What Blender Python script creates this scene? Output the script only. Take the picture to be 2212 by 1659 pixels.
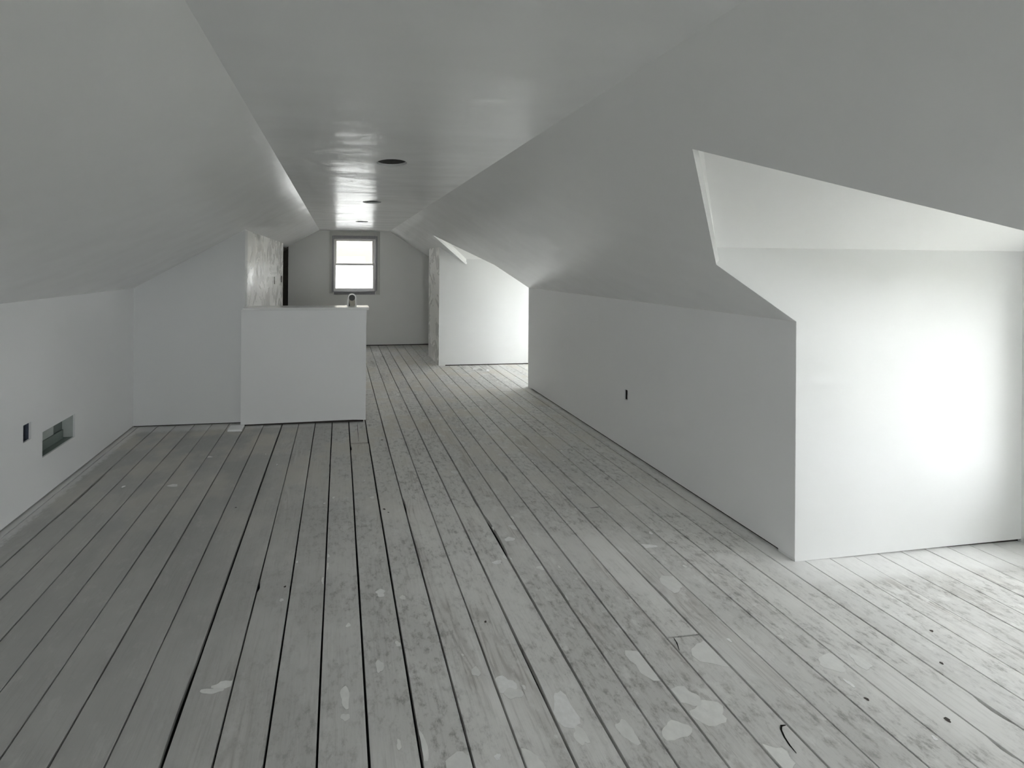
import bpy, bmesh, math, random
from mathutils import Vector, Matrix
from mathutils.geometry import tessellate_polygon

# ------------------------------------------------------------------ clear
for o in list(bpy.data.objects):
    bpy.data.objects.remove(o, do_unlink=True)
SC = bpy.context.scene
COL = SC.collection
RNG = random.Random(7)

# ------------------------------------------------------------------ camera
IMG_W, IMG_H = 2212.0, 1659.0
F_PX, CX, CY = 884.3, 835.53, 569.76
cam = bpy.data.cameras.new('camera')
cam.sensor_fit = 'HORIZONTAL'
cam.sensor_width = 36.0
cam.lens = F_PX * 36.0 / IMG_W
cam.shift_x = (IMG_W / 2 - CX) / IMG_W
cam.shift_y = (CY - IMG_H / 2) / IMG_W
cam.clip_start = 0.02
cam_o = bpy.data.objects.new('camera', cam)
COL.objects.link(cam_o)
Fv = Vector((0.115172675, 0.993345299, 0.000609369))
Rv = Vector((0.99332132, -0.11517413, 0.00690409))
Uv = Vector((-0.006928325, 0.000189863, 0.99997598))
cam_o.matrix_world = Matrix(((Rv.x, Uv.x, -Fv.x, 0.0),
                             (Rv.y, Uv.y, -Fv.y, 0.0),
                             (Rv.z, Uv.z, -Fv.z, 1.5),
                             (0, 0, 0, 1)))
SC.camera = cam_o

# ------------------------------------------------------------------ world: plain overcast sky
SKY = 6.0
w = bpy.data.worlds.new('overcast_sky')
SC.world = w
w.use_nodes = True
bg = w.node_tree.nodes['Background']
bg.inputs['Color'].default_value = (0.97, 0.99, 1.02, 1)
bg.inputs['Strength'].default_value = SKY

# ------------------------------------------------------------------ exposure / render look
vs = SC.view_settings
SC.display_settings.display_device = 'sRGB'
vs.view_transform = 'Standard'
vs.look = 'None'
vs.gamma = 1.0
vs.use_curve_mapping = False
vs.exposure = 1.14
cy = SC.cycles
cy.max_bounces = 8
cy.diffuse_bounces = 7
cy.glossy_bounces = 4
cy.transparent_max_bounces = 12
cy.caustics_reflective = False
cy.caustics_refractive = False
cy.sample_clamp_indirect = 6.0
cy.use_adaptive_sampling = True
cy.adaptive_threshold = 0.16
cy.adaptive_min_samples = 12

def portal(name, loc, normal, sx, sy):
    """sampling guide for the sky seen through a window; gives off no light of its own"""
    l = bpy.data.lights.new(name, 'AREA')
    l.shape = 'RECTANGLE'
    l.size, l.size_y = sx, sy
    l.cycles.is_portal = True
    o = bpy.data.objects.new(name, l)
    COL.objects.link(o)
    o.location = loc
    o.rotation_euler = Vector(normal).to_track_quat('-Z', 'Z').to_euler()
    return o

# ------------------------------------------------------------------ materials
def mat(name):
    m = bpy.data.materials.new(name)
    m.use_nodes = True
    nt = m.node_tree
    return m, nt, nt.nodes['Principled BSDF']

def N(nt, t, **kw):
    n = nt.nodes.new(t)
    for k, v in kw.items():
        setattr(n, k, v)
    return n

def math_n(nt, op, a, b=None, c=None, clamp=False):
    n = N(nt, 'ShaderNodeMath', operation=op, use_clamp=clamp)
    for i, v in enumerate((a, b, c)):
        if v is None:
            continue
        if isinstance(v, (int, float)):
            n.inputs[i].default_value = v
        else:
            nt.links.new(v, n.inputs[i])
    return n.outputs[0]

def smooth(nt, val, lo, hi, a=0.0, b=1.0):
    n = N(nt, 'ShaderNodeMapRange', interpolation_type='SMOOTHSTEP')
    nt.links.new(val, n.inputs['Value'])
    n.inputs['From Min'].default_value = lo
    n.inputs['From Max'].default_value = hi
    n.inputs['To Min'].default_value = a
    n.inputs['To Max'].default_value = b
    return n.outputs['Result']

def noise(nt, vec, scale, detail=3.0, rough=0.55, dist=0.0):
    n = N(nt, 'ShaderNodeTexNoise')
    n.inputs['Scale'].default_value = scale
    n.inputs['Detail'].default_value = detail
    n.inputs['Roughness'].default_value = rough
    n.inputs['Distortion'].default_value = dist
    nt.links.new(vec, n.inputs['Vector'])
    return n.outputs['Fac']

def scaled(nt, vec, s, loc=(0, 0, 0)):
    n = N(nt, 'ShaderNodeMapping')
    n.inputs['Scale'].default_value = s
    n.inputs['Location'].default_value = loc
    nt.links.new(vec, n.inputs['Vector'])
    return n.outputs['Vector']

def mix_col(nt, fac, a, b):
    n = N(nt, 'ShaderNodeMix', data_type='RGBA')
    if isinstance(fac, (int, float)):
        n.inputs[0].default_value = fac
    else:
        nt.links.new(fac, n.inputs[0])
    for i, v in ((6, a), (7, b)):
        if isinstance(v, tuple):
            n.inputs[i].default_value = (*v, 1)
        else:
            nt.links.new(v, n.inputs[i])
    return n.outputs[2]

def pos(nt):
    return N(nt, 'ShaderNodeNewGeometry').outputs['Position']

def paint(name, col=(0.86, 0.86, 0.85), r_lo=0.28, r_hi=0.42, wave=(1.2, 1.2, 1.2), wave_h=0.003, wave_scale=2.0,
          swirl=0.0, spec=0.5, patchy=False):
    """semi-gloss primer over hand-finished drywall: uneven sheen and soft waves"""
    m, nt, b = mat(name)
    P = pos(nt)
    n1 = noise(nt, scaled(nt, P, wave), wave_scale, 1.5, 0.5, swirl)
    b.inputs['Base Color'].default_value = (*col, 1)
    if patchy:
        nt.links.new(smooth(nt, noise(nt, P, wave_scale * 1.3, 3.0, 0.6, swirl), 0.30, 0.68, r_lo, r_hi), b.inputs['Roughness'])
    else:
        b.inputs['Roughness'].default_value = (r_lo + r_hi) / 2
    b.inputs['Specular IOR Level'].default_value = spec
    bp = N(nt, 'ShaderNodeBump')
    bp.inputs['Strength'].default_value = 1.0
    bp.inputs['Distance'].default_value = wave_h
    nt.links.new(n1, bp.inputs['Height'])
    nt.links.new(bp.outputs['Normal'], b.inputs['Normal'])
    return m

def plain(name, col, rough=0.6, metal=0.0, var=0.06, scale=14.0, spec=0.5):
    m, nt, b = mat(name)
    P = pos(nt)
    n = noise(nt, P, scale, 3.0)
    c = mix_col(nt, n, tuple(x * (1 - var) for x in col), tuple(min(1, x * (1 + var)) for x in col))
    nt.links.new(c, b.inputs['Base Color'])
    b.inputs['Roughness'].default_value = rough
    b.inputs['Metallic'].default_value = metal
    b.inputs['Specular IOR Level'].default_value = spec
    return m

M_CEIL = paint('ceiling_primer', (0.775, 0.78, 0.78), 0.235, 0.275, (0.5, 1.1, 1.0), 0.018, 3.2)
M_SLOPE = paint('slope_primer', (0.795, 0.80, 0.80), 0.20, 0.26, (1.0, 1.0, 1.0), 0.008, 3.2)
M_WALL = paint('wall_primer', (0.865, 0.87, 0.87), 0.40, 0.5, (1, 1, 1), 0.002, 2.0)
M_ENDWALL_SHADE = paint('end_wall_shaded_primer', (0.755, 0.765, 0.765), 0.45, 0.55, (1, 1, 1), 0.002, 2.0)  # wall primer darkened, shade beside the half wall put into the colour
M_GABLE = paint('gable_primer', (0.82, 0.82, 0.80), 0.5, 0.6, (1, 1, 1), 0.002, 2.0)
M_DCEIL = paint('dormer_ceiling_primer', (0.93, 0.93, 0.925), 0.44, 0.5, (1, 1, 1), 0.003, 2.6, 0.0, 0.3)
M_CHEEK = paint('dormer_primer', (0.81, 0.815, 0.81), 0.44, 0.5, (0.4, 1, 2.4), 0.006, 2.6, 0.0, 0.3)
M_STAIR = paint('stair_wall_primer', (0.86, 0.855, 0.835), 0.14, 0.42, (1.0, 1.0, 0.8), 0.012, 1.9, 1.6, 0.5, True)
M_CAP = paint('cap_gloss_paint', (0.82, 0.825, 0.815), 0.12, 0.2, (1, 1, 1), 0.001, 3.0)
M_VINYL = plain('white_vinyl', (0.80, 0.79, 0.76), 0.35)
M_OLDTRIM = plain('weathered_grey_window_trim', (0.30, 0.295, 0.31), 0.6, var=0.25, scale=30)
M_CASING = plain('primed_casing', (0.56, 0.56, 0.53), 0.5, var=0.08)
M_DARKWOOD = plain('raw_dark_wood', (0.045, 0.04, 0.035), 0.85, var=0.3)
M_VOID = plain('dark_underlay', (0.016, 0.015, 0.014), 0.95, spec=0.1)
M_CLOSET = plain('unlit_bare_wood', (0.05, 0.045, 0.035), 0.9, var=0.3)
M_CAN = plain('dark_grey_housing_steel', (0.11, 0.11, 0.11), 0.6, 0.0, var=0.2)
M_BOX = plain('blue_grey_box_plastic', (0.10, 0.12, 0.16), 0.5, var=0.35, scale=60)
M_BOX2 = plain('dark_box_plastic', (0.06, 0.06, 0.055), 0.5, var=0.4, scale=60)
M_DUCT = plain('dull_green_grey_duct_steel', (0.22, 0.26, 0.24), 0.45, 0.2, var=0.12)
M_DUCT_D = plain('dark_duct_steel', (0.20, 0.24, 0.22), 0.5, 0.1, var=0.12)
M_DUCT_L = plain('oversprayed_duct_steel', (0.52, 0.56, 0.54), 0.5, 0.0, var=0.12)
M_CREAM = plain('cream_siding', (0.175, 0.163, 0.135), 0.8, var=0.03)
M_WHITESIDE = plain('white_siding', (0.80, 0.80, 0.79), 0.8, var=0.02)
M_ROOF = plain('dark_roof_shingle', (0.10, 0.10, 0.105), 0.9, var=0.2)
M_GROUND = plain('dry_grass_ground', (0.30, 0.30, 0.26), 0.95, var=0.3, scale=2.0)
M_SCRAP = plain('white_plastic_scrap', (0.85, 0.85, 0.84), 0.35)
M_PLAST = plain('translucent_white_plastic', (0.93, 0.92, 0.89), 0.25)
M_BEIGE = plain('beige_contents', (0.55, 0.525, 0.44), 0.7, var=0.25, scale=60)
M_DISC = plain('dark_grey_round_hole', (0.10, 0.10, 0.095), 0.6)
M_BRANCH = plain('grey_bark', (0.38, 0.36, 0.33), 0.9)

def glass_mat():
    m = bpy.data.materials.new('window_glass')
    m.use_nodes = True
    nt = m.node_tree
    nt.nodes.clear()
    out = N(nt, 'ShaderNodeOutputMaterial')
    tr = N(nt, 'ShaderNodeBsdfTransparent')
    tr.inputs['Color'].default_value = (0.96, 0.965, 0.96, 1)
    gl = N(nt, 'ShaderNodeBsdfGlossy')
    gl.inputs['Roughness'].default_value = 0.02
    mx = N(nt, 'ShaderNodeMixShader')
    mx.inputs[0].default_value = 0.03
    nt.links.new(tr.outputs[0], mx.inputs[1])
    nt.links.new(gl.outputs[0], mx.inputs[2])
    nt.links.new(mx.outputs[0], out.inputs['Surface'])
    return m
M_GLASS = glass_mat()

# dried paint and filler marks on the floor: (x, y, radius x, radius y, strength)
SPOTS = [
    (0.765, 1.300, .034, .062, 1.0), (0.775, 1.225, .020, .028, .75), (0.596, 1.403, .036, .034, .95), (0.615, 1.372, .03, .02, .5),
    (-0.385, 1.512, .05, .014, .8), (-0.435, 1.495, .035, .010, .6), (0.030, 1.425, .017, .034, .7), (0.030, 1.36, .014, .012, .5),
    (0.261, 1.250, .026, .036, .8), (1.090, 1.205, .050, .026, .85), (1.243, 1.240, .062, .036, .75), (1.863, 1.345, .05, .03, .6),
    (0.197, 1.857, .022, .020, .9), (0.294, 1.82, .012, .014, .8), (1.639, 2.015, .055, .016, 1.0), (0.872, 2.24, .012, .02, .8),
    (0.935, 2.145, .026, .018, .9), (0.80, 1.985, .024, .014, .95), (1.009, 1.925, .030, .012, .8), (1.980, 1.338, .03, .026, .5),
    (0.379, 1.195, .05, .03, .6), (0.573, 1.18, .05, .026, .7), (0.159, 1.518, .013, .028, .6), (0.864, 2.877, .07, .018, .6),
    (1.569, 1.767, .05, .05, .5), (1.34, 1.105, .05, .03, .8), (0.93, 1.22, .03, .03, .6), (1.45, 1.43, .07, .06, .5),
    (0.51, 1.46, .014, .02, .5), (-0.05, 2.05, .010, .018, .8), (-0.05, 2.12, .010, .014, .7), (-0.06, 1.96, .016, .02, .8),
    (1.02, 2.33, .02, .016, .7), (1.0, 2.24, .025, .02, .6), (-1.0, 3.3, .04, .012, .5), (-1.1, 2.9, .03, .02, .45),
    (1.15, 1.42, .05, .05, .55), (1.20, 1.30, .06, .03, .45), (0.24, 1.60, .01, .012, .8), (0.22, 2.62, .012, .016, .7),
]

def floor_mat():
    m, nt, b = mat('worn_grey_painted_boards')
    P = pos(nt)
    oi = N(nt, 'ShaderNodeObjectInfo')
    # each board shifts the grain so that it does not run on across the joints
    shift = N(nt, 'ShaderNodeVectorMath', operation='MULTIPLY_ADD')
    comb = N(nt, 'ShaderNodeCombineXYZ')
    nt.links.new(math_n(nt, 'MULTIPLY', oi.outputs['Random'], 13.7), comb.inputs[0])
    nt.links.new(math_n(nt, 'MULTIPLY', oi.outputs['Random'], 57.1), comb.inputs[1])
    va = N(nt, 'ShaderNodeVectorMath', operation='ADD')
    nt.links.new(P, va.inputs[0])
    nt.links.new(comb.outputs[0], va.inputs[1])
    B = va.outputs[0]
    grain = noise(nt, scaled(nt, B, (1.0, 0.07, 1.0)), 75.0, 3.0, 0.65, 0.0)
    cath = noise(nt, scaled(nt, B, (1.0, 0.16, 1.0)), 9.0, 1.0, 0.5, 0.6)
    rings = math_n(nt, 'FRACT', math_n(nt, 'MULTIPLY', cath, 9.0))
    rings = smooth(nt, math_n(nt, 'ABSOLUTE', math_n(nt, 'SUBTRACT', rings, 0.5)), 0.05, 0.3)
    worn = smooth(nt, noise(nt, scaled(nt, B, (1.0, 0.3, 1.0)), 4.2, 2.0, 0.6), 0.52, 0.72)
    xyz = N(nt, 'ShaderNodeSeparateXYZ')
    nt.links.new(P, xyz.inputs[0])
    X, Y = xyz.outputs[0], xyz.outputs[1]
    # the traffic lane up the middle is worn harder than the boards by the left wall
    lane = smooth(nt, X, -0.75, 0.25)
    worn_l = math_n(nt, 'MULTIPLY', worn, math_n(nt, 'ADD', math_n(nt, 'MULTIPLY', lane, 0.85), 0.15))
    blotch = noise(nt, P, 2.3, 3.0, 0.6)
    speck = noise(nt, scaled(nt, P, (1.0, 0.75, 1.0)), 30.0, 5.0, 0.75)
    # boards by the left wall keep a darker, smoother paint; the lane's colour is lifted further for dormer daylight
    b0 = mix_col(nt, smooth(nt, X, -0.95, 0.55), (0.43, 0.43, 0.415), (0.66, 0.655, 0.635))
    b1 = mix_col(nt, smooth(nt, X, -0.95, 0.55), (0.48, 0.48, 0.465), (0.77, 0.765, 0.745))
    col = mix_col(nt, smooth(nt, blotch, 0.35, 0.68), b0, b1)
    # board to board tone
    tone = N(nt, 'ShaderNodeMix', data_type='RGBA', blend_type='MULTIPLY')
    tone.inputs[0].default_value = 1.0
    nt.links.new(col, tone.inputs[6])
    tr = N(nt, 'ShaderNodeMapRange')
    nt.links.new(oi.outputs['Random'], tr.inputs['Value'])
    tr.inputs['To Min'].default_value = 0.93
    tr.inputs['To Max'].default_value = 1.06
    nt.links.new(tr.outputs[0], tone.inputs[7])
    col = tone.outputs[2]
    # bare wood showing where the paint has gone
    wood = mix_col(nt, rings, (0.46, 0.44, 0.415), (0.66, 0.645, 0.62))
    col = mix_col(nt, math_n(nt, 'MULTIPLY', worn_l, 0.75), col, wood)
    gr = math_n(nt, 'MULTIPLY', smooth(nt, grain, 0.50, 0.72), math_n(nt, 'ADD', math_n(nt, 'MULTIPLY', worn_l, 0.6), 0.22))
    col = mix_col(nt, gr, col, (0.33, 0.32, 0.305))
    # dark scuffs
    sc_ = smooth(nt, speck, 0.46, 0.72)
    sc_ = math_n(nt, 'MULTIPLY', sc_, smooth(nt, blotch, 0.66, 0.42))
    sc_ = math_n(nt, 'MULTIPLY', sc_, math_n(nt, 'ADD', math_n(nt, 'MULTIPLY', lane, 0.85), 0.12))
    col = mix_col(nt, sc_, col, (0.30, 0.295, 0.28))
    # brown dirt by the stair and in the middle
    dirt = math_n(nt, 'MULTIPLY', smooth(nt, blotch, 0.44, 0.62), smooth(nt, Y, 1.6, 4.0))
    col = mix_col(nt, math_n(nt, 'MULTIPLY', dirt, 0.7), col, (0.60, 0.565, 0.50))
    # chalky smears
    sm = smooth(nt, noise(nt, scaled(nt, P, (1, .8, 1), (3, 7, 0)), 13.0, 4.0, 0.72, 0.0), 0.53, 0.66)
    sm = math_n(nt, 'MULTIPLY', sm, smooth(nt, X, -0.4, 1.0, 0.15, 1.0))
    col = mix_col(nt, math_n(nt, 'MULTIPLY', sm, 0.75), col, (0.78, 0.78, 0.76))
    # primer that was rolled over the edge of the walls on to the boards
    edge = speck
    def band(v, lo, hi):
        return smooth(nt, math_n(nt, 'ADD', v, math_n(nt, 'MULTIPLY', math_n(nt, 'SUBTRACT', edge, .5), .12)), lo, hi)
    o1 = math_n(nt, 'MULTIPLY', band(X, -1.745, -1.785), 0.7)
    o2 = math_n(nt, 'MULTIPLY', band(Y, 3.80, 3.87), band(X, 0.3, 0.2))
    o2 = math_n(nt, 'MULTIPLY', o2, math_n(nt, 'MULTIPLY', smooth(nt, Y, 4.0, 3.97), 0.55))
    o3 = math_n(nt, 'MULTIPLY', band(Y, 1.66, 1.72), math_n(nt, 'MULTIPLY', band(X, 2.12, 2.25), smooth(nt, Y, 2.0, 1.95)))
    o4 = math_n(nt, 'MULTIPLY', band(X, 2.235, 2.27), math_n(nt, 'MULTIPLY', smooth(nt, X, 2.45, 2.40), 0.4))
    ov = math_n(nt, 'MAXIMUM', math_n(nt, 'MAXIMUM', o1, o2), math_n(nt, 'MAXIMUM', o3, o4))
    col = mix_col(nt, math_n(nt, 'MULTIPLY', ov, 0.75), col, (0.84, 0.84, 0.83))
    nt.links.new(col, b.inputs['Base Color'])
    nt.links.new(smooth(nt, blotch, 0.3, 0.7, 0.48, 0.66), b.inputs['Roughness'])
    b.inputs['Specular IOR Level'].default_value = 0.35
    bp = N(nt, 'ShaderNodeBump')
    bp.inputs['Strength'].default_value = 0.5
    bp.inputs['Distance'].default_value = 0.002
    nt.links.new(grain, bp.inputs['Height'])
    nt.links.new(bp.outputs['Normal'], b.inputs['Normal'])
    return m
M_FLOOR = floor_mat()

M_KNOT = plain('dark_knot_wood', (0.07, 0.06, 0.05), 0.8, var=0.3, scale=80)
M_SPLASH = [plain('white_dried_paint', (0.90, 0.90, 0.88), 0.55, var=0.14, scale=60),
            plain('thin_dried_paint', (0.84, 0.84, 0.815), 0.55, var=0.12, scale=40),
            plain('faint_dried_paint', (0.79, 0.79, 0.77), 0.6, var=0.12, scale=40)]

# ------------------------------------------------------------------ helpers
def link(o, parent=None):
    COL.objects.link(o)
    if parent is not None:
        o.parent = parent
        o.matrix_parent_inverse = parent.matrix_world.inverted()
    return o

def mesh_obj(name, verts, faces, m, parent=None, smooth_shade=False):
    me = bpy.data.meshes.new(name)
    me.from_pydata([tuple(v) for v in verts], [], faces)
    bm = bmesh.new()
    bm.from_mesh(me)
    bmesh.ops.recalc_face_normals(bm, faces=bm.faces)
    bm.to_mesh(me)
    bm.free()
    if smooth_shade:
        for p in me.polygons:
            p.use_smooth = True
    me.materials.append(m)
    o = bpy.data.objects.new(name, me)
    return link(o, parent)

def prism_data(loops, off, verts, faces):
    """solid from planar loops (first outline, then holes) and a thickness vector"""
    off = Vector(off)
    loops = [[Vector(p) for p in l] for l in loops]
    base = len(verts)
    flat = [p for l in loops for p in l]
    n = len(flat)
    verts += flat + [p + off for p in flat]
    for t in tessellate_polygon(loops):
        faces.append(tuple(base + i for i in t))
        faces.append(tuple(base + n + i for i in reversed(t)))
    k = base
    for l in loops:
        c = len(l)
        for i in range(c):
            a, b_ = k + i, k + (i + 1) % c
            faces.append((a, b_, b_ + n, a + n))
        k += c

def prism(name, loops, off, m, parent=None):
    v, f = [], []
    prism_data(loops, off, v, f)
    return mesh_obj(name, v, f, m, parent)

def box_data(lo, hi, verts, faces):
    x0, y0, z0 = lo
    x1, y1, z1 = hi
    b = len(verts)
    verts += [Vector(p) for p in ((x0, y0, z0), (x1, y0, z0), (x1, y1, z0), (x0, y1, z0),
                                  (x0, y0, z1), (x1, y0, z1), (x1, y1, z1), (x0, y1, z1))]
    faces += [tuple(b + i for i in q) for q in ((0, 3, 2, 1), (4, 5, 6, 7), (0, 1, 5, 4), (1, 2, 6, 5), (2, 3, 7, 6), (3, 0, 4, 7))]

def box(name, lo, hi, m, parent=None, bevel=0.0):
    v, f = [], []
    box_data(lo, hi, v, f)
    o = mesh_obj(name, v, f, m, parent)
    if bevel:
        bm = bmesh.new()
        bm.from_mesh(o.data)
        bmesh.ops.bevel(bm, geom=list(bm.edges), offset=bevel, segments=2, affect='EDGES', profile=0.6)
        bm.to_mesh(o.data)
        bm.free()
    return o

def boxes(name, lst, m, parent=None):
    v, f = [], []
    for lo, hi in lst:
        box_data(lo, hi, v, f)
    return mesh_obj(name, v, f, m, parent)

def tag(o, label=None, cat=None, group=None, kind=None):
    if label: o['label'] = label
    if cat: o['category'] = cat
    if group: o['group'] = group
    if kind: o['kind'] = kind
    return o

def struct(o, label=None):
    o['kind'] = 'structure'
    if label: o['label'] = label
    return o

def empty(name, loc, label, cat, group=None, kind=None):
    o = bpy.data.objects.new(name, None)
    o.location = loc
    o.empty_display_size = 0.1
    COL.objects.link(o)
    bpy.context.view_layer.update()
    return tag(o, label, cat, group, kind)

# ------------------------------------------------------------------ the room's measures (metres, camera stands over the origin)
XL, XR = -1.852, 2.310            # knee walls
ZC = 2.1046                       # flat ceiling
XCL, XCR = -0.3576, 0.9122        # edges of the flat ceiling
ZL, ZR = 1.2661, 1.2212           # knee wall heights
YB, YF = -2.3, 7.4827             # gable walls
YE = 3.9573                       # end wall on the left of the stair
XS = -0.8761                      # wall along the stair
YH = 3.8824                       # half wall
XW = 3.7215                       # dormer fronts
XP, YP0, YP1 = 1.4646, 5.9072, 6.6126
def sl(x): return ZL + (x - XL) * (ZC - ZL) / (XCL - XL)
def sr(x): return ZR + (XR - x) * (ZC - ZR) / (XR - XCR)
D1 = dict(yF=1.8286, yN=0.715, yA=1.297, xA=1.857, xP=1.222)
D2 = dict(yF=YP0, yN=4.7897, yA=5.400, xA=1.872, xP=1.255)

# ------------------------------------------------------------------ floor: every board its own piece
SEAMS = [-2.0, -1.809, -1.641, -1.483, -1.321, -1.164, -1.006, -.849, -.683, -.518, -.365, -.2145, -.057, .100, .257, .411, .564,
         .7165, .868, 1.0195, 1.1705, 1.321, 1.4685, 1.619, 1.770, 1.916, 2.073, 2.221, 2.371, 2.519, 2.662, 2.814, 2.958, 3.112,
         3.254, 3.399, 3.55, 3.70, 3.87]
GAPS = [.004, .004, .006, .004, .0045, .0045, .0045, .0055, .0045, .0085, .0045, .005, .0055, .006, .0065, .006, .005,
        .0065, .007, .0055, .005, .0055, .005, .004, .005, .0045, .004, .005, .0035, .0035, .0025, .0035, .0035, .0035,
        .0035, .003, .003, .003, .003]
# places where a board has lost part of its edge: seam, from, to, extra width, side (+1 board on the right, -1 on the left)
CHIPS = [(18, 2.02, 2.38, .013, 1), (18, 2.45, 2.62, .003, -1), (17, 1.30, 1.56, .005, 1), (9, 1.30, 1.62, .003, -1), (2, 2.55, 3.15, .012, 1),
         (15, 2.45, 2.60, .005, 1), (20, 2.72, 2.86, .012, 1), (23, 3.30, 3.46, .012, 1), (13, 3.30, 3.42, .007, 1), (19, 1.70, 1.82, .004, 1),
         (27, 1.10, 1.19, .012, -1), (11, 1.20, 1.26, .007, -1), (22, 1.62, 1.78, .006, 1), (24, 4.55, 4.75, .010, -1), (10, 1.92, 1.98, .007, 1),
         (14, 3.42, 3.62, .006, -1), (26, 1.02, 1.08, .010, -1), (12, 3.05, 3.10, .004, -1)]

floor_o = struct(box('floor', (-2.4, YB - .3, -.16), (4.0, YF + .3, -.024), M_VOID),
                 'grey painted plank floor with white paint splashes')

def board(x_i, y0, y1, zoff=0.0):
    i = x_i
    xa, xb = SEAMS[i], SEAMS[i + 1]
    ga, gb = GAPS[i] * .74, GAPS[i + 1] * .74
    ys = [y0]
    y = y0
    while y < y1 - .35:
        y += .30 + RNG.random() * .12
        ys.append(y)
    ys.append(y1)
    for (s, a, b_, wd, side) in CHIPS:
        if (s == i and side > 0) or (s == i + 1 and side < 0):
            if a > y0 and b_ < y1:
                mid = a + (b_ - a) * .45
                ys = [q for q in ys if not (a - .02 < q < b_ + .02)] + [a, a + (b_ - a) * .12, mid, b_ - (b_ - a) * .2, b_]
    ys = sorted(ys)
    ch = .0010
    V, Fc = [], []
    for y in ys:
        end = y in (y0, y1)
        la = xa + ga + (0 if end else RNG.uniform(-.0012, .0012))
        rb = xb - gb + (0 if end else RNG.uniform(-.0012, .0012))
        for (s, a, b_, wd, side) in CHIPS:
            if a < y < b_:
                k = math.sin(math.pi * min(1, max(0, (y - a) / (b_ - a)))) ** .6
                if s == i and side > 0: la += wd * k
                if s == i + 1 and side < 0: rb -= wd * k
        z = zoff + (0 if end else RNG.uniform(-.0002, .0002))
        V += [(la, y, -.024), (la, y, z - ch), (la + ch, y, z), (rb - ch, y, z), (rb, y, z - ch), (rb, y, -.024)]
    n = len(ys)
    for k in range(n - 1):
        for j in range(5):
            a = k * 6 + j
            Fc.append((a, a + 1, a + 7, a + 6))
        a = k * 6
        Fc.append((a + 5, a, a + 6, a + 11))
    Fc.append(tuple(range(6)))
    Fc.append(tuple(range((n - 1) * 6, n * 6)))
    return mesh_obj('plank', V, Fc, M_FLOOR, floor_o)

YS, YT = YB - .1, YF + .1
BREAKS = {21: [1.51], 13: [3.44], 14: [3.86], 24: [2.37], 25: [4.66], 6: [3.80], 17: [4.9], 10: [-.6], 19: [5.1], 4: [-1.0]}
for i in range(len(SEAMS) - 1):
    if SEAMS[i + 1] <= 2.38:
        cuts = [YS] + BREAKS.get(i, []) + [YT]
        for a, b_ in zip(cuts[:-1], cuts[1:]):
            g = .006 if i == 21 else .002
            board(i, a + g / 2, b_ - g / 2, RNG.uniform(-.0004, .0004))
    else:
        for d in (D1, D2):
            board(i, d['yN'] - .08, d['yF'] + .08, RNG.uniform(-.001, .001))

# dried paint splashes, thin flakes lying on single boards
SPZ = [0.0]
def splash(x, y, rx, ry, st, nm='paint_splash', m=None):
    i = max(k for k in range(len(SEAMS) - 1) if SEAMS[k] <= x)
    lo, hi = SEAMS[i] + GAPS[i] / 2 + .004, SEAMS[i + 1] - GAPS[i + 1] / 2 - .004
    n = 18
    ph = [RNG.uniform(0, 6.28) for _ in range(3)]
    pts = []
    for k in range(n):
        a = 2 * math.pi * k / n
        r = 1 + .16 * math.sin(2 * a + ph[0]) + .13 * math.sin(3 * a + ph[1]) + .10 * math.sin(5 * a + ph[2]) + RNG.uniform(-.07, .07)
        pts.append((min(hi, max(lo, x + rx * r * math.cos(a))), y + ry * r * math.sin(a), .0007))
    m = m or (M_SPLASH[0] if st > .85 else (M_SPLASH[1] if st > .6 else M_SPLASH[2]))
    SPZ[0] += 1.2e-5
    zt = .0008 + SPZ[0]
    V = [(x, y, zt)] + [(a, b_, zt) for a, b_, _ in pts] + [(a, b_, .0002) for a, b_, _ in pts]
    Fc = [(0, 1 + k, 1 + (k + 1) % n) for k in range(n)] + [(1 + k, 1 + n + k, 1 + n + (k + 1) % n, 1 + (k + 1) % n) for k in range(n)]
    mesh_obj(nm, V, Fc, m, floor_o)
for q in SPOTS:
    splash(*q)
for x, y, r in ((.283, 2.489, .012), (.305, 2.455, .007), (.372, 3.47, .013), (2.015, 1.135, .014), (2.28, 1.30, .009), (2.44, 1.42, .010),
                (-.24, 1.94, .008), (.62, 1.66, .008), (3.08, 1.42, .018), (-.62, 2.6, .007), (1.83, 1.22, .010)):
    splash(x, y, r * .62, r * .5, 1, 'knot', M_KNOT)
def crack(pts, wd):
    L, Rr = [], []
    for k, p in enumerate(pts):
        a, b_ = Vector(pts[max(0, k - 1)]), Vector(pts[min(len(pts) - 1, k + 1)])
        d = (b_ - a).normalized()
        h = wd * (1 if 0 < k < len(pts) - 1 else .35) / 2
        L.append((p[0] - d.y * h, p[1] + d.x * h, .0009))
        Rr.append((p[0] + d.y * h, p[1] - d.x * h, .0009))
    prism('crack', [L + Rr[::-1]], (0, 0, -.0007), M_VOID, floor_o)
crack([(1.461, 1.180), (1.445, 1.180), (1.432, 1.170), (1.420, 1.150), (1.413, 1.130), (1.410, 1.108)], .005)
crack([(1.350, 1.507), (1.345, 1.485), (1.328, 1.455)], .004)
crack([(1.55, 2.37), (1.60, 2.372), (1.617, 2.374)], .004)
crack([(.18, 3.86), (.175, 3.70), (.172, 3.46)], .004)
for k in range(70):
    x = RNG.uniform(-1.6, 2.2)
    y = 1.0 + 3.0 * RNG.random() ** 1.5
    if RNG.random() < (.15 if x < -.3 else .75):
        r = RNG.uniform(.004, .010)
        splash(x, y, r, r * RNG.uniform(.7, 2.0), RNG.choice((.5, .7, .9)))

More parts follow.
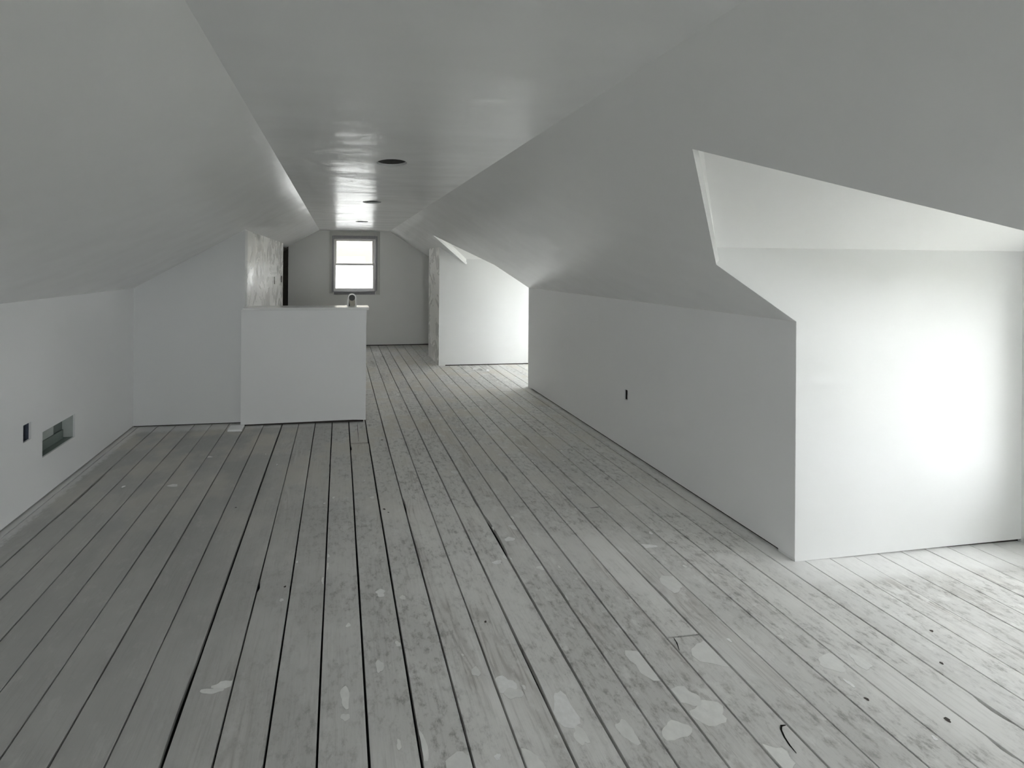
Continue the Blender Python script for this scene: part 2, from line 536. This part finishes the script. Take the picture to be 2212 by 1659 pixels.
# ------------------------------------------------------------------ ceiling with three holes for lights
HOLES = [(0.3075, 2.4316), (0.3129, 3.9922), (0.3155, 5.8711)]
HR = 0.0905
def circ(cx, cy_, r, z, n=40):
    return [(cx + r * math.cos(2 * math.pi * k / n), cy_ + r * math.sin(2 * math.pi * k / n), z) for k in range(n)]
prism('ceiling', [[(XCL - .08, YB - .1, ZC), (XCR + .08, YB - .1, ZC), (XCR + .08, YF + .1, ZC), (XCL - .08, YF + .1, ZC)]]
      + [circ(x, y, HR, ZC) for x, y in HOLES], (0, 0, .016), M_CEIL)
struct(bpy.data.objects['ceiling'], 'flat semi-gloss ceiling strip with three round holes')
for k, (x, y) in enumerate(HOLES):
    lab = ('largest and nearest round light hole in the flat ceiling', 'middle one of the three round light holes in the ceiling',
           'farthest and smallest round light hole, just before the far window')[k]
    e = empty('recessed_light_housing', (x, y, ZC), lab, 'light housing', 'recessed light housings in the ceiling')
    n = 40
    V, Fc = [], []
    for r, z in ((HR + .0015, ZC + .0165), (HR + .0015, ZC + .13), (HR + .006, ZC + .13), (HR + .006, ZC + .0165)):
        V += circ(x, y, r, z, n)
    for ring in range(4):
        for q in range(n):
            a, b_ = ring * n + q, ring * n + (q + 1) % n
            c, d = ((ring + 1) % 4) * n + (q + 1) % n, ((ring + 1) % 4) * n + q
            Fc.append((a, b_, c, d))
    mesh_obj('housing_wall', V, Fc, M_CAN, e, False)
    prism('housing_top', [circ(x, y, HR + .006, ZC + .1305, n)], (0, 0, .006), M_CAN, e)

# ------------------------------------------------------------------ sloped ceilings
def slope_off(dx, dz, t=.03):
    v = Vector((dx, 0, dz))
    v.normalize()
    return v * t
nl = slope_off(-(ZC - ZL), XCL - XL)
xo = XL - .35
prism('ceiling_left', [[(XCL + .02, YB - .1, sl(XCL + .02)), (XCL + .02, YF + .1, sl(XCL + .02)), (xo, YF + .1, sl(xo)), (xo, YB - .1, sl(xo))]],
      nl, M_SLOPE)
struct(bpy.data.objects['ceiling_left'], 'left sloping ceiling rising from the low knee wall')
nr = slope_off(ZC - ZR, XR - XCR)
xo = XR + .30
pr = [(XCR - .02, YB - .1), (XCR - .02, YF + .1), (xo, YF + .1)]
for d in (D2, D1):
    pr += [(xo, d['yF']), (d['xA'], d['yF']), (d['xP'], d['yA']), (d['xA'], d['yN']), (xo, d['yN'])]
pr += [(xo, YB - .1)]
prism('ceiling_right', [[(x, y, sr(x)) for x, y in pr]], nr, M_SLOPE)
struct(bpy.data.objects['ceiling_right'], 'right sloping ceiling cut open for two dormers')

# ------------------------------------------------------------------ walls
def rect_x(x, y0, y1, z0, z1):
    return [(x, y0, z0), (x, y1, z0), (x, y1, z1), (x, y0, z1)]
def rect_y(y, x0, x1, z0, z1):
    return [(x0, y, z0), (x1, y, z0), (x1, y, z1), (x0, y, z1)]

OUT_L = (2.655, 2.718, .424, .528)
VENT = (2.814, 3.135, .262, .424)
OUT_R = (3.048, 3.088, .415, .497)
prism('wall_left', [[(XL, YB - .1, .011), (XL, YE + .1, .011), (XL, YE + .1, ZL), (XL, YB - .1, ZL)],
                    rect_x(XL, *OUT_L), rect_x(XL, *VENT)], (-.014, 0, 0), M_WALL)
struct(bpy.data.objects['wall_left'], 'low left knee wall with an outlet hole and a vent hole')
struct(box('trim_1', (XL - .10, YB - .1, 0), (XL - .016, YE + .1, .025), M_DARKWOOD), 'dark sole plate under left knee wall')

# end wall on the left, beside the half wall
prism('wall_end', [[(XL - .02, YE, .012), (XS, YE, .012), (XS, YE, sl(XS)), (XL, YE, ZL), (XL - .02, YE, ZL)]], (0, .1, 0), M_ENDWALL_SHADE)
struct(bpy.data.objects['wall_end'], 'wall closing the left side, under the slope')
struct(box('trim_2', (XL, YE + .015, 0), (XS - .02, YE + .085, .014), M_DARKWOOD), 'dark sole plate under the end wall')

# wall along the stair, ends at a dark opening
SLOT_A = (5.698, 5.763, 1.215, 1.318)
SLOT_B = (6.36, 6.45, 1.209, 1.309)
YO = 6.5631
prism('wall_stair', [[(XS - .0005, YE + .1, .0), (XS - .0005, YO, .0), (XS - .0005, YO, sl(XS)), (XS - .0005, YE + .1, sl(XS))],
                     rect_x(XS - .0005, *SLOT_A), rect_x(XS - .0005, *SLOT_B)], (-.1, 0, 0), M_STAIR)
struct(bpy.data.objects['wall_stair'], 'glossy swirled wall running along the stair')

# dark closet behind the opening
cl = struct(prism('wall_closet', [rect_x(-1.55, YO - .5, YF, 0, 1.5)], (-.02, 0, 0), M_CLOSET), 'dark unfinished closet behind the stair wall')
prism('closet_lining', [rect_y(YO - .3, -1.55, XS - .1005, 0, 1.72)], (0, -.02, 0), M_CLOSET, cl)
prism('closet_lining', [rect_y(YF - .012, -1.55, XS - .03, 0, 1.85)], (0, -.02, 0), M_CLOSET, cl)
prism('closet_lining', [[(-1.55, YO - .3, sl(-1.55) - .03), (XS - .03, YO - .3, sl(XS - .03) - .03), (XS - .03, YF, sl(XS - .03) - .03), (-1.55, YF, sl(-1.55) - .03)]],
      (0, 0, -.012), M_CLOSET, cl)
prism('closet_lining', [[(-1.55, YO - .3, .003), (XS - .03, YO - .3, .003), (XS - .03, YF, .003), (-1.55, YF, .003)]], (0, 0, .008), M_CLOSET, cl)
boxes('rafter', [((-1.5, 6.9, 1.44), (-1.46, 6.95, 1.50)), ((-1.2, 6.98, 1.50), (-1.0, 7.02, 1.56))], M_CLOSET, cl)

# far gable wall with its window opening
WIN = (-.112, .663, .985, 1.966)
prism('wall_far', [rect_y(YF, -2.1, 2.6, .018, 2.2), rect_y(YF, *WIN)], (0, .16, 0), M_GABLE)
struct(bpy.data.objects['wall_far'], 'far gable wall around the bright window')
struct(box('trim_3', (-2.0, YF + .014, 0), (2.5, YF + .15, .03), M_DARKWOOD), 'dark sole plate under far gable wall')

# back gable wall behind the camera
WIN_FILL = (-.10, 1.16, .75, 1.86)  # unseen window opening, added and sized as fill light from behind
prism('wall_back', [rect_y(YB, -2.1, 2.6, .0, 2.2), rect_y(YB, *WIN_FILL)], (0, -.16, 0), M_GABLE)
struct(bpy.data.objects['wall_back'], 'gable wall behind the viewer')

# right knee wall in three runs
prism('wall_right', [[(XR, D1['yF'], .016), (XR, D2['yN'], .016), (XR, D2['yN'], ZR), (XR, D1['yF'], ZR)], rect_x(XR, *OUT_R)],
      (.014, 0, 0), M_WALL)
struct(bpy.data.objects['wall_right'], 'low right knee wall between the two dormers')
struct(box('trim_4', (XR + .016, D1['yF'] + .02, 0), (XR + .1, D2['yN'] - .02, .03), M_DARKWOOD), 'dark sole plate under right knee wall')
struct(prism('wall_right_near', [rect_x(XR, YB - .1, D1['yN'], 0, ZR)], (.1, 0, 0), M_WALL), 'right knee wall beside the viewer')
struct(prism('wall_right_far', [rect_x(XR, YP1 - .05, YF, 0, ZR)], (.1, 0, 0), M_WALL), 'right knee wall beyond the second dormer')

# partition beyond the second dormer: its short face towards the passage
prism('wall_partition', [[(XP, YP0 + .001, .0), (XP, YP1, .0), (XP, YP1, sr(XP)), (XP, YP0 + .001, sr(XP))]], (.1, 0, 0), M_STAIR)
struct(bpy.data.objects['wall_partition'], 'narrow glossy return wall beside the second dormer')
prism('wall_partition_back', [[(XP + .004, YP1, 0), (XR, YP1, 0), (XR, YP1, ZR), (XP + .004, YP1, sr(XP + .004))]], (0, -.1, 0), M_WALL)
struct(bpy.data.objects['wall_partition_back'], 'back of the partition beyond the second dormer')

# ------------------------------------------------------------------ windows
def window_y(name, y, x0, x1, z0, z1, out, label, casing=True):
    """double hung window in a gable wall; out = +1 when outside is +y"""
    e = empty(name, ((x0 + x1) / 2, y, z0), label, 'window', None, 'structure')
    def b(nm, xa, xb, ya, yb, za, zb, m, par):
        ya, yb = sorted((y + out * ya, y + out * yb))
        return box(nm, (xa, ya, za), (xb, yb, zb), m, par)
    zm = z0 + (z1 - z0) * .515
    fr = .028
    # old jamb lining
    b('jamb', x0 - .0, x0 + .012, .0, .13, z0, z1, M_OLDTRIM, e)
    b('jamb', x1 - .012, x1, .0, .13, z0, z1, M_OLDTRIM, e)
    b('head_jamb', x0 + .012, x1 - .012, .0, .13, z1 - .012, z1, M_OLDTRIM, e)
    b('sill', x0 + .012, x1 - .012, -.012, .13, z0, z0 + .014, M_OLDTRIM, e)
    # upper sash, set further out
    xa, xb = x0 + .012, x1 - .012
    def sash(nm, za, zb, ya, yb, st, rt, rb):
        s = b(nm, xa, xa + st, ya, yb, za, zb, M_VINYL, e)
        b('stile', xb - st, xb, ya, yb, za, zb, M_VINYL, s)
        b('rail', xa + st, xb - st, ya, yb, zb - rt, zb, M_VINYL, s)
        b('rail', xa + st, xb - st, ya, yb, za, za + rb, M_VINYL, s)
        ym = (ya + yb) / 2
        b('pane', xa + st - .004, xb - st + .004, ym - .002, ym + .002, za + rb - .004, zb - rt + .004, M_GLASS, s)
    sash('upper_sash', zm - .010, z1 - .012, .085, .115, .045, .034, .026)
    sash('lower_sash', z0 + .014, zm + .016, .050, .080, .036, .036, .05)
    if casing:
        c = b('side_casing', x0 - .062, x0, -.018, 0, z0 - .02, z1 + .125, M_CASING, e)
        b('side_casing', x1, x1 + .062, -.018, 0, z0 - .045, z1 + .125, M_CASING, e)
        b('head_casing', x0, x1, -.014, 0, z1 + .045, z1 + .125, M_CASING, e)
        b('stop_bead', x0 - .022, x0 - .002, -.026, -.018, z0, z1 + .04, M_OLDTRIM, e)
        b('stop_bead', x1 + .002, x1 + .028, -.026, -.018, z0 + .02, z1 + .04, M_OLDTRIM, e)
        b('head_bead', x0, x1, -.020, 0, z1 + .002, z1 + .045, M_OLDTRIM, e)
        b('back_band', x1 + .062, x1 + .076, -.026, 0, z0 - .05, z1 + .125, M_CASING, e)
        b('apron', x0 + .02, x1 - .01, -.016, 0, z0 - .045, z0, M_OLDTRIM, e)
    return e

window_y('window_1', YF, *WIN[:2], *WIN[2:], 1, 'bright double hung window with grey casing in the far gable wall')
window_y('window_fill', YB, *WIN_FILL[:2], *WIN_FILL[2:], -1, 'unseen double hung window added for fill light in gable wall behind the viewer', False)
portal('daylight_portal_far', (.275, YF + .15, 1.475), (0, -1, 0), .72, .95)
portal('daylight_portal_back', (.53, YB - .15, 1.30), (0, 1, 0), 1.22, 1.1)

def window_x(name, x, y0, y1, z0, z1, label):
    e = empty(name, (x, (y0 + y1) / 2, z0), label, 'window', None, 'structure')
    def b(nm, ya, yb, xa, xb, za, zb, m, par):
        return box(nm, (x + xa, ya, za), (x + xb, yb, zb), m, par)
    zm = (z0 + z1) / 2
    b('jamb', y0, y0 + .012, 0, .13, z0, z1, M_VINYL, e)
    b('jamb', y1 - .012, y1, 0, .13, z0, z1, M_VINYL, e)
    b('head_jamb', y0 + .012, y1 - .012, 0, .13, z1 - .012, z1, M_VINYL, e)
    b('sill', y0 + .012, y1 - .012, -.02, .13, z0, z0 + .014, M_VINYL, e)
    ya, yb = y0 + .012, y1 - .012
    for nm, za, zb, xa, xb in (('upper_sash', zm - .01, z1 - .012, .085, .115), ('lower_sash', z0 + .014, zm + .016, .05, .08)):
        s = b(nm, ya, ya + .035, xa, xb, za, zb, M_VINYL, e)
        b('stile', yb - .035, yb, xa, xb, za, zb, M_VINYL, s)
        b('rail', ya + .035, yb - .035, xa, xb, zb - .03, zb, M_VINYL, s)
        b('rail', ya + .035, yb - .035, xa, xb, za, za + .035, M_VINYL, s)
        b('pane', ya + .032, yb - .032, (xa + xb) / 2 - .002, (xa + xb) / 2 + .002, za + .032, zb - .027, M_GLASS, s)
    return e

# ------------------------------------------------------------------ gabled dormers
LIFT = .085
def dormer(idx, d, cheek_from, gaps, win, wname, words):
    yF, yN, yA, xA, xP = d['yF'], d['yN'], d['yA'], d['xA'], d['xP']
    zA, zP = sr(xA), sr(xP)
    ze, zr = zA + LIFT, zP + LIFT
    y_f = yF - .0008
    if cheek_from < XR - .1:
        out = [(cheek_from, y_f, gaps[0]), (XW, y_f, gaps[1]), (XW, y_f, ze + .01), (xA, y_f, ze + .01), (xA, y_f, zA), (cheek_from, y_f, sr(cheek_from))]
    else:
        out = [(XR + .001, y_f, gaps[0]), (XW, y_f, gaps[1]), (XW, y_f, ze + .01), (xA, y_f, ze + .01), (xA, y_f, zA), (XR + .001, y_f, ZR)]
    struct(prism('wall_dormer_%d_far' % idx, [out], (0, .08, 0), M_CHEEK), 'bright side wall of the %s dormer' % words)
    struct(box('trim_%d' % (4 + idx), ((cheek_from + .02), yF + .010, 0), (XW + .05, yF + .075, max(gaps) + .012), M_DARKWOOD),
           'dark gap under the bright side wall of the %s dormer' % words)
    y_n = yN + .0008
    struct(prism('wall_dormer_%d_near' % idx, [[(XR + .001, y_n, 0), (XW, y_n, 0), (XW, y_n, ze), (xA, y_n, ze), (xA, y_n, zA), (XR + .001, y_n, ZR)]],
                 (0, -.08, 0), M_CHEEK), 'near side wall of the %s dormer' % words)
    # gabled dormer ceiling, two planes
    sh = .03
    def plane(nm, yE):
        s = 1 if yE > yA else -1
        nrm = Vector((0, s * (zr - ze), abs(yE - yA)))
        nrm.normalize()
        ex, ez = s * .05, -.05 * (zr - ze) / abs(yE - yA)     # run on into the side wall so that no daylight gets through
        o = prism(nm, [[(xP + sh, yA, zr), (XW + .05, yA, zr), (XW + .05, yE + ex, ze + ez), (xA, yE + ex, ze + ez)]], nrm * .03, M_DCEIL)
        return struct(o, '%s half of the peaked ceiling in the %s dormer' % ('far' if s > 0 else 'near', words))
    plane('ceiling_dormer_%d_far' % idx, yF + .03 * 0)
    plane('ceiling_dormer_%d_near' % idx, yN)
    # drywall return along the valleys
    for nm, yE in (('trim_%d' % (6 + 2 * idx), yF), ('trim_%d' % (7 + 2 * idx), yN)):
        o = prism(nm, [[(xA, yE, zA), (xP, yA, zP), (xP + sh, yA, zr), (xA, yE, ze)]], (-.02, (.02 if yE > yA else -.02), .02), M_DCEIL)
        struct(o, 'bright return edge of the %s opening into the %s dormer' % ('far' if yE > yA else 'near', words))
    # front wall
    front = [(XW, yN - .08, 0), (XW, yF + .08, 0), (XW, yF + .08, ze - .06), (XW, yA, zr + .03), (XW, yN - .08, ze - .06)]
    struct(prism('wall_dormer_%d_front' % idx, [front, rect_x(XW, *win)], (.16, 0, 0), M_CHEEK), 'window wall of the %s dormer' % words)
    window_x(wname, XW, *win, 'white double hung window in the %s dormer' % words)
    portal('daylight_portal_dormer', (XW + .15, (win[0] + win[1]) / 2, (win[2] + win[3]) / 2), (-1, 0, 0), win[1] - win[0], win[3] - win[2])

dormer(1, D1, XR, (.001, .018), (.79, 1.50, .40, 1.46), 'window_2', 'near')
dormer(2, D2, XP + .0005, (.016, .016), (4.88, 5.80, .34, 1.56), 'window_3', 'far')

# ------------------------------------------------------------------ half wall in front of the stair
hw = struct(prism('wall_half', [[(-.8898, YH, .002), (-.864, YH, .002), (-.862, YH, .016), (.14, YH, .026), (.2585, YH, .020), (.2585, YH, 1.0664), (-.8898, YH, 1.0664)]],
                  (0, .074, 0), M_WALL), 'waist-high half wall guarding the stair')
box('cap', (-.874, 3.852, 1.0666), (.2835, 4.055, 1.0905), M_CAP, hw, .003)
box('wall_core', (-.862, YH + .076, 0.0), (.245, 4.03, 1.0660), M_WALL, hw)
box('sole_plate', (-.86, YH + .014, 0), (.235, YH + .070, .0155), M_DARKWOOD, hw)

# ------------------------------------------------------------------ holes in the walls
def open_box_x(name, x, dirx, rect, depth, m, label, cat, group=None, extra=None):
    y0, y1, z0, z1 = rect
    e = empty(name, (x, (y0 + y1) / 2, z0), label, cat, group)
    xa, xb = sorted((x + dirx * .001, x + dirx * depth))
    t = .002
    box('box_back', (x + dirx * depth if dirx < 0 else xb - t, y0, z0), (x + dirx * depth + t if dirx < 0 else xb, y1, z1), m, e)
    boxes('box_side', [((xa, y0 - t, z0 - t), (xb, y0, z1 + t)), ((xa, y1, z0 - t), (xb, y1 + t, z1 + t)),
                       ((xa, y0, z0 - t), (xb, y1, z0)), ((xa, y0, z1), (xb, y1, z1 + t))], m, e)
    return e
def inset(r, d=.004):
    return (r[0] + d, r[1] - d, r[2] + d, r[3] - d)
ol = open_box_x('outlet_box', XL - .013, -1, OUT_L, .06, M_BOX, 'dark blue empty outlet box in the left knee wall, left of vent', 'outlet box')
box('bracket', (XL - .05, 2.66, .43), (XL - .022, 2.672, .50), M_BOX2, ol)
orr = open_box_x('outlet_box', XR + .013, 1, OUT_R, .05, M_BOX2, 'small dark empty outlet box in the right knee wall', 'outlet box')
boxes('wire_stub', [((XR + .012, 3.056, .43), (XR + .05, 3.060, .48)), ((XR + .02, 3.072, .42), (XR + .05, 3.077, .45))], M_DUCT_L, orr)
open_box_x('switch_box', XS - .001, -1, inset(SLOT_A), .05, M_VOID, 'thin dark switch hole in the glossy stair wall, nearer one', 'switch box')
open_box_x('switch_box', XS - .001, -1, inset(SLOT_B), .05, M_VOID, 'dark switch hole in stair wall right beside the dark opening', 'switch box')

ve = empty('vent_duct', (XL - .02, 2.97, VENT[2]), 'open rectangular heating vent hole low in the left knee wall', 'vent')
y0, y1, z0, z1 = VENT
xd = XL - .085
box('duct_back', (xd - .003, y0, z0), (xd, y1, z1), M_DUCT, ve)
box('oversprayed_panel', (xd + .0005, y0, z0 + .0), (xd + .012, y0 + .215, z1), M_DUCT_L, ve)
box('bottom_plate', (xd + .013, y0, z0), (xd + .020, y1 - .02, z0 + .062), M_DUCT_D, ve)
boxes('duct_side', [((xd, y0 - .003, z0 - .003), (XL - .0145, y0, z1 + .003)), ((xd, y0, z0 - .003), (XL - .0145, y1, z0)), ((xd, y0, z1), (XL - .0145, y1, z1 + .003))], M_DUCT_D, ve)
box('end_flange', (xd, y1, z0 - .003), (XL - .0145, y1 + .003, z1 + .003), M_DUCT_L, ve)

# ------------------------------------------------------------------ loose things
# arched plastic container standing on the cap of the half wall
def arch(w, h, z0, n=18):
    pts = [(-w / 2, z0), (w / 2, z0)]
    wt = w * .86
    r = wt / 2
    pts = [(-w / 2, z0)]
    pts += [(-w / 2 + (w - wt) / 2, z0 + h - r)]
    pts += [(-r * math.cos(math.pi * k / n), z0 + h - r + r * math.sin(math.pi * k / n)) for k in range(1, n)]
    pts += [(w / 2 - (w - wt) / 2, z0 + h - r), (w / 2, z0)]
    return pts
cx_, cyy, cz = .124, 3.965, 1.0906
ct = empty('plastic_container', (cx_, cyy, cz), 'small white arched container with a dark round hole on the half wall cap', 'container')
outer = arch(.092, .120, cz)
inner = arch(.070, .109, cz + .001)
prism('shell', [[(cx_ + x, cyy, z) for x, z in outer] + [(cx_ + x, cyy, z) for x, z in reversed(inner)]], (0, .06, 0), M_PLAST, ct)
prism('body', [[(cx_ + x, cyy + .012, z) for x, z in arch(.0655, .0805, cz + .001)]], (0, .045, 0), M_BEIGE, ct)
prism('round_hole', [[(cx_ + .0005 + .0295 * math.cos(2 * math.pi * k / 28), cyy + .010, cz + .081 + .0295 * math.sin(2 * math.pi * k / 28)) for k in range(28)]],
      (0, .04, 0), M_DISC, ct)
prism('fold', [[(cx_ - .030, cyy + .004, cz + .001), (cx_ - .018, cyy + .004, cz + .001), (cx_ - .024, cyy + .008, cz + .045)]], (0, .008, 0), M_DISC, ct)

# scrap of board against the foot of the half wall
wb = box('wood_block', (-.975, 3.765, .0012), (-.850, 3.872, .020), M_WALL, None, .002)
tag(wb, 'short painted wood offcut on the floor at the left foot of the half wall', 'wood offcut')

# twisted strip of plastic on the floor by the second dormer
n = 16
V, Fc = [], []
for k in range(n + 1):
    t = k / n
    x = 1.90 + .21 * t
    y = 5.66 - .10 * t + .02 * math.sin(7 * t)
    h = .010 + .016 * abs(math.sin(9 * t + .4))
    wd = .014 + .010 * math.sin(5 * t + 1) ** 2
    V += [(x, y - wd, .002), (x, y + wd * .4, .002 + h), (x + .003, y + wd * .5, .001 + h), (x + .003, y - wd + .002, .0012)]
for k in range(n):
    for j in range(4):
        a, b_ = k * 4 + j, k * 4 + (j + 1) % 4
        Fc.append((a, b_, b_ + 4, a + 4))
Fc += [(0, 1, 2, 3), tuple(n * 4 + j for j in range(4))]
tag(mesh_obj('plastic_scrap', V, Fc, M_SCRAP), 'crumpled white plastic strip on the floor near the far dormer', 'scrap')

# ------------------------------------------------------------------ outdoors
struct(box('ground', (-60, -60, -3.3), (60, 60, -3.1), M_GROUND), 'ground around the house')
nb = empty('neighbour_house', (0.5, 10.6, -3.1), 'pale neighbouring house seen through the far window', 'house')
box('lower_wall', (-7, 10.6, -3.1), (8, 10.9, 1.47), M_WHITESIDE, nb)
box('upper_wall', (-7, 10.62, 1.47), (8, 10.9, 4.6), M_CREAM, nb)
box('trim_board', (-7, 10.57, 1.40), (8, 10.62, 1.50), M_WHITESIDE, nb)
prism('roof', [[(-7.3, 9.9, 4.5), (8.3, 9.9, 4.5), (8.3, 14.0, 7.0), (-7.3, 14.0, 7.0)]], (0, -.05, .12), M_ROOF, nb)
# this house outside: clapboard below the attic
struct(box('wall_outside', (-3.2, YF + .165, -3.1), (4.2, YF + .3, .88), M_CREAM), 'outer gable wall below the attic window')
